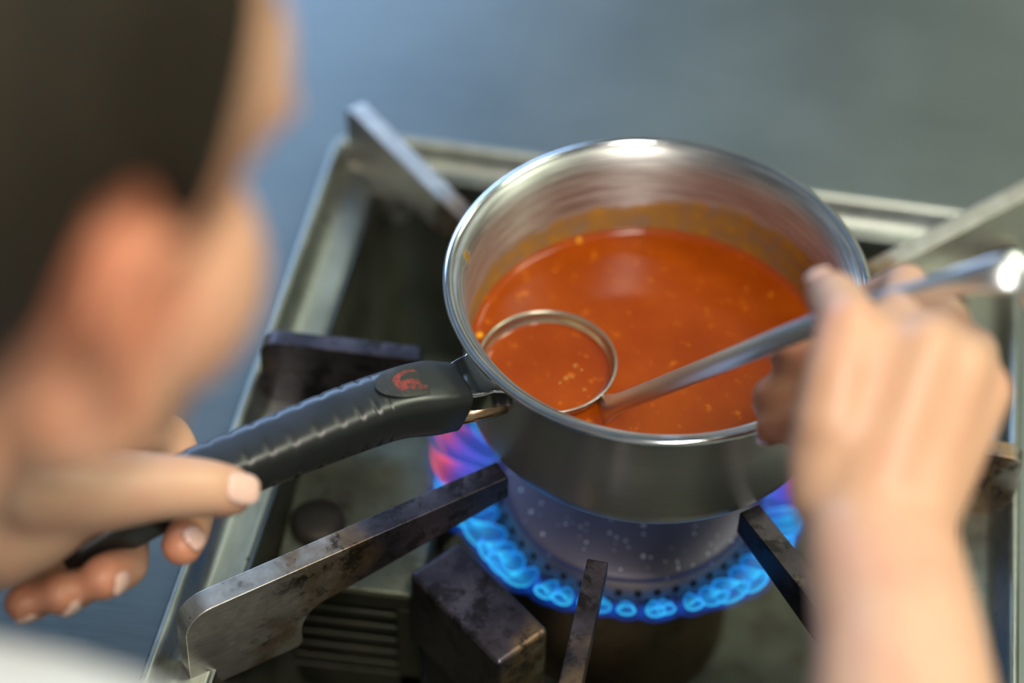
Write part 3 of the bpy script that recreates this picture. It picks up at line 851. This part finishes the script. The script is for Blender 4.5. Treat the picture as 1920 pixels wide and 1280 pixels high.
fR = {
 'index': [imcp, A(1690, 590, .640, 9.0), A(1700, 535, .668, 8.2), A(1600, 585, .700, 7.8), A(1478, 672, .700, 6.8)],
 'middle': [mmcp, A(1762, 625, .635, 9.2), A(1775, 600, .665, 8.6), A(1650, 680, .705, 8.0), A(1440, 742, .702, 7.0)],
 'ring': [rmcp, A(1822, 660, .640, 8.8), A(1822, 680, .668, 8.2), A(1660, 760, .705, 7.8), A(1447, 800, .700, 6.8)],
 'little': [pmcp, A(1850, 730, .642, 8.0), A(1838, 760, .665, 7.5), A(1680, 820, .695, 7.0), A(1510, 850, .692, 6.0)],
 'thumb': [A(1558, 800, .598, 12), A(1572, 700, .600, 10.8), A(1592, 610, .606, 10.0), A(1568, 560, .628, 8.8), A(1548, 545, .645, 7.5)],
}
for k, v in fR.items(): chains.append(v)
# left hand around the pan handle
Lw = [Pw(-.455, -.165, -.035, .031), Pw(-.350, -.185, .010, .029), A(-160, 960, .650, 24)]
Lw2 = [Pw(-.455, -.165, -.035, .031), Pw(-.350, -.172, .015, .028), A(-160, 890, .660, 23)]
chains += [Lw, Lw2]
li, lm, lr, ll = A(130, 800, .700, 11), A(60, 850, .692, 11), A(0, 930, .688, 10.5), A(-40, 1010, .688, 9.5)
for mc in (li, lm, lr, ll):
    w0 = Lw[-1] if mc in (lr, ll) else Lw2[-1]
    chains.append([(w0[0], .018), ((w0[0] + mc[0]) / 2, .015), mc])
chains.append([A(-120, 930, .655, 18), A(0, 920, .662, 17), A(110, 890, .672, 14)])
chains.append([A(-120, 990, .652, 17), A(-20, 1020, .664, 17), A(60, 990, .668, 15), A(110, 960, .670, 14)])
fL = {
 'thumb': [A(40, 920, .660, 17), A(150, 925, .668, 15), A(300, 912, .676, 11.8), A(384, 914, .682, 10.4), A(430, 921, .688, 9.5)],
 'index': [li, A(250, 800, .722, 9.6), A(318, 818, .734, 8.8), A(372, 930, .736, 8.0), A(352, 1000, .712, 8.2), A(340, 1024, .702, 7.8)],
 'middle': [lm, A(150, 850, .730, 9.6), A(240, 960, .738, 8.6), A(236, 1060, .712, 8.6), A(190, 1084, .692, 8.4)],
 'ring': [lr, A(80, 900, .735, 9.2), A(140, 1030, .735, 8.2), A(150, 1100, .708, 8.0), A(110, 1115, .690, 7.8)],
 'little': [ll, A(20, 960, .725, 8.2), A(60, 1090, .722, 7.4), A(60, 1130, .700, 7.2), A(40, 1130, .690, 7.0)],
}
for k, v in fL.items(): chains.append(v)
# trunk, neck, shoulders, upper arms
SR, SL = Pw(-.122, -.358, .147, .043), Pw(-.365, -.270, .085, .043)
nb = Pw(-.235, -.345, .145, .042)
HK = .89
Ff = (CR * .57 + CU * .30 + CF * .77).normalized(); Fr = Ff.cross(CR * .15 + CU * .78 - CF * .51).normalized(); Fu = Fr.cross(Ff).normalized()
HC = Vector(at(250, 604, .395)) + (Ff * .017 - Fr * .076) * HK
chains += [[SR, Pw(-.020, -.385, .100, .036), Pw(.080, -.400, .062, .031)], [SL, Pw(-.420, -.215, .02, .036), Pw(-.455, -.165, -.035, .031)],
           [nb, (HC - Ff * .025 - Fu * .055, .038)], [SR, nb, SL],
           [nb, Pw(-.27, -.42, .03, .075), Pw(-.33, -.52, -.12, .075), Pw(-.37, -.60, -.26, .085)],
           [SR, Pw(-.22, -.45, .02, .060), Pw(-.29, -.57, -.13, .062), Pw(-.33, -.66, -.26, .075)],
           [SL, Pw(-.34, -.35, .02, .060), Pw(-.38, -.47, -.13, .062), Pw(-.42, -.56, -.26, .075)]]
for sx, sy in ((-.325, -.665), (-.43, -.575)):
    chains.append([Pw(sx, sy, -.28, .078), (Vector((sx, sy + .01, .46)), .050), (Vector((sx, sy, .40)), .045), (Vector((sx - .01, sy - .02, .09)), .032)])
    chains.append([(Vector((sx - .01, sy - .02, .06)), .034), (Vector((sx + .08, sy + .06, .035)), .026)])
# head
def H(f, r, u): return HC + (Ff * f + Fr * r + Fu * u) * HK
Ef, Er, Eu = Ff * HK, Fr * HK, Fu * HK
ex = [ellipsoid(H(-.010, 0, .025), [Ef * .088, Er * .068, Eu * .082]), ellipsoid(H(.030, 0, -.035), [Ef * .050, Er * .052, Eu * .062]),
      ellipsoid(H(.036, .033, -.026), [Ef * .032, Er * .029, Eu * .036]), ellipsoid(H(.040, .020, .030), [Ef * .036, Er * .036, Eu * .038]), ellipsoid(H(.036, -.033, -.026), [Ef * .032, Er * .029, Eu * .036]), ellipsoid(H(.040, -.020, .030), [Ef * .036, Er * .036, Eu * .038])]
hc = [[(H(.074, 0, .002), .008), (H(.086, 0, -.022), .0085)], [(H(.080, -.007, -.026), .006), (H(.080, .007, -.026), .006)],
           [(H(.066, 0, -.082), .013), (H(.055, .02, -.078), .014), (H(.0, .050, -.045), .016)], [(H(.066, 0, -.082), .013), (H(.055, -.02, -.078), .014), (H(.0, -.050, -.045), .016)],
           [(H(.074, -.018, -.052), .0055), (H(.080, 0, -.050), .0065), (H(.074, .018, -.052), .0055)], [(H(.073, -.015, -.060), .006), (H(.078, 0, -.060), .007), (H(.073, .015, -.060), .006)],
           [(H(.062, .045, .022), .006), (H(.072, .020, .026), .007), (H(.066, .004, .020), .006)], [(H(.062, -.045, .022), .006), (H(.072, -.020, .026), .007), (H(.066, -.004, .020), .006)]]
for sg in (1, -1):
    er = [(-.012, .072, -.019), (-.006, .076, .000), (-.007, .078, .015), (-.016, .082, .023), (-.027, .084, .021), (-.031, .083, .007), (-.026, .079, -.008), (-.016, .074, -.020), (-.011, .072, -.024)]
    hc.append([(H(a, sg * b, c), .0036) for a, b, c in er])
    hc.append([(H(-.011, sg * .070, -.021), .005), (H(-.012, sg * .073, -.026), .0055)])
    ex.append(ellipsoid(H(-.017, sg * .073, .002), [Ef * .013, Er * .004, Eu * .021]))
chains += [[(p, r * HK) for p, r in c] for c in hc]
body = skin('body', chains, SKIN, BD, .0022, 10, ex)
# flushed skin: fingertips, knuckles and ear
vs = body.data.vertices; n = len(vs)
co = np.empty(n * 3, dtype=np.float32); vs.foreach_get('co', co); co = co.reshape(-1, 3) + np.array(BD.location)
fl = np.zeros(n, dtype=np.float32)
def flush(p, r, k):
    d = np.linalg.norm(co - np.array(p), axis=1); np.maximum(fl, k * np.clip(1.4 - d / r, 0, 1), out=fl)
for hnd, L in ((fR, ('index', 'middle', 'ring', 'little', 'thumb')), (fL, ('index', 'middle', 'ring', 'little'))):
    for q in L: flush(hnd[q][-1][0], .014, .9 if q != 'thumb' else .6)
[flush(fR[q][-2][0], .016, .7) for q in ('index', 'middle', 'ring')]; flush(fL['thumb'][-1][0], .010, .35); flush(fR['middle'][1][0], .012, .35)
flush(H(-.02, .08, .0), .045, 1.0); flush(H(-.02, -.08, .0), .045, 1.0); flush(H(.08, 0, -.056), .016, .6)
a_ = body.data.attributes.new('flush', 'FLOAT', 'POINT'); a_.data.foreach_set('value', fl)

def nail(tip, prev, nrm, L=.0105, W=.0085, r=.008):
    """curved fingernail on the back of a fingertip"""
    d = (tip - prev).normalized(); nn = (nrm - d * nrm.dot(d)).normalized(); s = d.cross(nn)
    V, F = [], []; a, b = 9, 9
    for lay in (0, .0006):
        for i in range(a):
            t = i / (a - 1) * 2 - 1
            for j in range(b):
                q = j / (b - 1) * 2 - 1; q2 = q * math.sqrt(max(0, 1 - .75 * max(0, abs(t) - .25) ** 2 * 1.7))
                ang = q2 * W / 2 / r * 1.0
                V.append(tip + d * (t * L / 2) + s * (math.sin(ang) * r) + nn * (math.cos(ang) * r + lay - .0004 - .0012 * max(0, t) ** 2))
    for l in range(2):
        for i in range(a - 1):
            for j in range(b - 1):
                k = l * a * b + i * b + j; F.append((k, k + 1, k + b + 1, k + b))
    n0 = a * b
    rim_ = [i for i in range(b)] + [i * b + b - 1 for i in range(1, a)] + [(a - 1) * b + j for j in range(b - 2, -1, -1)] + [i * b for i in range(a - 2, 0, -1)]
    for x, y in zip(rim_, rim_[1:] + rim_[:1]): F.append((x, y, n0 + y, n0 + x))
    mk('fingernail', V, F, NAIL, BD)
tocam = -CF
nail(fL['thumb'][-1][0] + CR * .0005, fL['thumb'][-2][0], tocam + CU * .25, .013, .0115, .0098)
nail(fL['index'][-1][0] - CU * .0005, fL['index'][-2][0] + CR * .002, tocam - CU * .1 + CR * .1, .009, .009, .0082)
nail(fL['middle'][-1][0], fL['middle'][-2][0], tocam - CU * .15, .009, .009, .0086)
nail(fL['ring'][-1][0], fL['ring'][-2][0], tocam - CU * .2, .009, .0085, .008)
nail(fL['little'][-1][0], fL['little'][-2][0], tocam - CU * .2, .008, .008, .0072)
for q in ('index', 'middle', 'ring', 'little'):
    nail(fR[q][-1][0] - CR * .001, fR[q][-2][0], -CR * .9 + CF * .3 - CU * .6, .009, .0085, fR[q][-1][1])
nail(fR['thumb'][-1][0], fR['thumb'][-2][0], tocam + CU * .8 - CR * .5, .010, .010, .0078)

# hair: short, with a clear arch over the ear and a sideburn in front of it
def hair():
    V, F = [], []
    n, m = 72, 44
    cen = H(-.016, 0, .030)
    idx = {}
    def limit(th):      # lowest elevation of the hair for each direction (0 = face, 90 = right side, 180 = back)
        a = abs(((th + 180) % 360) - 180)
        return interp([(0, 52), (22, 52), (38, 52), (50, 50), (60, 45), (67, 36), (72, 12), (77, -13), (84, -2), (90, 6), (98, 2), (108, -24), (120, -48), (140, -60), (180, -62)], a)
    for i in range(n):
        th = 360 * i / n; lo = limit(th)
        for j in range(m + 1):
            el = lo + (90 - lo) * j / m
            e, t = math.radians(el), math.radians(th)
            thick = .010 + .012 * min(1, j / 14) + .0025 * noise.noise(Vector((th * .09, el * .03, 2.0))) * 2
            if j == 0: thick = .0015
            ax = (.086 + thick, .0665 + thick, .080 + thick)
            dv = Ef * (math.cos(e) * math.cos(t) * ax[0]) + Er * (math.cos(e) * math.sin(t) * ax[1]) + Eu * (math.sin(e) * ax[2])
            V.append(cen + dv)
    for i in range(n):
        for j in range(m):
            a = i * (m + 1) + j; b = ((i + 1) % n) * (m + 1) + j
            F.append((a, b, b + 1, a + 1))
    # inner layer closes the cap against the scalp
    k0 = len(V)
    for i in range(n):
        th = 360 * i / n; lo = limit(th)
        for j in range(m + 1):
            el = lo + (90 - lo) * j / m; e, t = math.radians(el), math.radians(th); ax = (.080, .060, .074)
            V.append(cen + Ef * (math.cos(e) * math.cos(t) * ax[0]) + Er * (math.cos(e) * math.sin(t) * ax[1]) + Eu * (math.sin(e) * ax[2]))
    for i in range(n):
        for j in range(m):
            a = k0 + i * (m + 1) + j; b = k0 + ((i + 1) % n) * (m + 1) + j
            F.append((a, a + 1, b + 1, b))
        a, b = i * (m + 1), ((i + 1) % n) * (m + 1); F.append((a, k0 + a, k0 + b, b))
    return V, F
ho = mk('hair', *hair(), HAIR, BD); ho['label'] = 'short dark brown hair'
for sg in (1, -1):
    eo = mk('eye', *ellipsoid(H(.058, sg * .026, .006), [Ef * .011, Er * .011, Eu * .010]), EYEW, BD)
    mk('iris', *ellipsoid(H(.0675, sg * .026, .004), [Ff * .0025, Fr * .0045, Fu * .0045]), HAIR, eo)
    mk('eyebrow', *capsules([[(H(.062, sg * .040, .026), .0018), (H(.073, sg * .022, .031), .0022), (H(.074, sg * .010, .029), .002)]]), HAIR, BD)
# clothes
def grow(ch, g, sel=None): return [[(p, r + g) for p, r in c] for c in ch]
jk = [[SR, Pw(-.020, -.385, .100, .036), Pw(.030, -.398, .072, .037)], [SL, Pw(-.420, -.215, .02, .036), Pw(-.440, -.190, -.010, .037)], [SR, nb, SL],
      [nb, Pw(-.27, -.42, .03, .075), Pw(-.33, -.52, -.12, .075), Pw(-.37, -.60, -.27, .088)],
      [SR, Pw(-.22, -.45, .02, .060), Pw(-.29, -.57, -.13, .062), Pw(-.33, -.66, -.27, .080)],
      [SL, Pw(-.34, -.35, .02, .060), Pw(-.38, -.47, -.13, .062), Pw(-.42, -.56, -.27, .080)]]
jo = skin('jacket', grow(jk, .009), COTTON, BD, .004, 8); jo['label'] = 'white cotton jacket'
tz = []
for sx, sy in ((-.325, -.665), (-.43, -.575)):
    tz.append([Pw(sx, sy, -.30, .088), (Vector((sx, sy + .01, .46)), .062), (Vector((sx, sy, .40)), .058), (Vector((sx - .01, sy - .02, .13)), .048)])
skin('trousers', tz, DARKCLOTH, BD, .005, 6)
for sx, sy in ((-.325, -.665), (-.43, -.575)):
    ch = [[(Vector((sx - .02, sy - .03, .045)), .045), (Vector((sx + .04, sy + .03, .042)), .042), (Vector((sx + .10, sy + .08, .036)), .036)]]
    skin('shoe', ch, SHOE, BD, .005, 4)
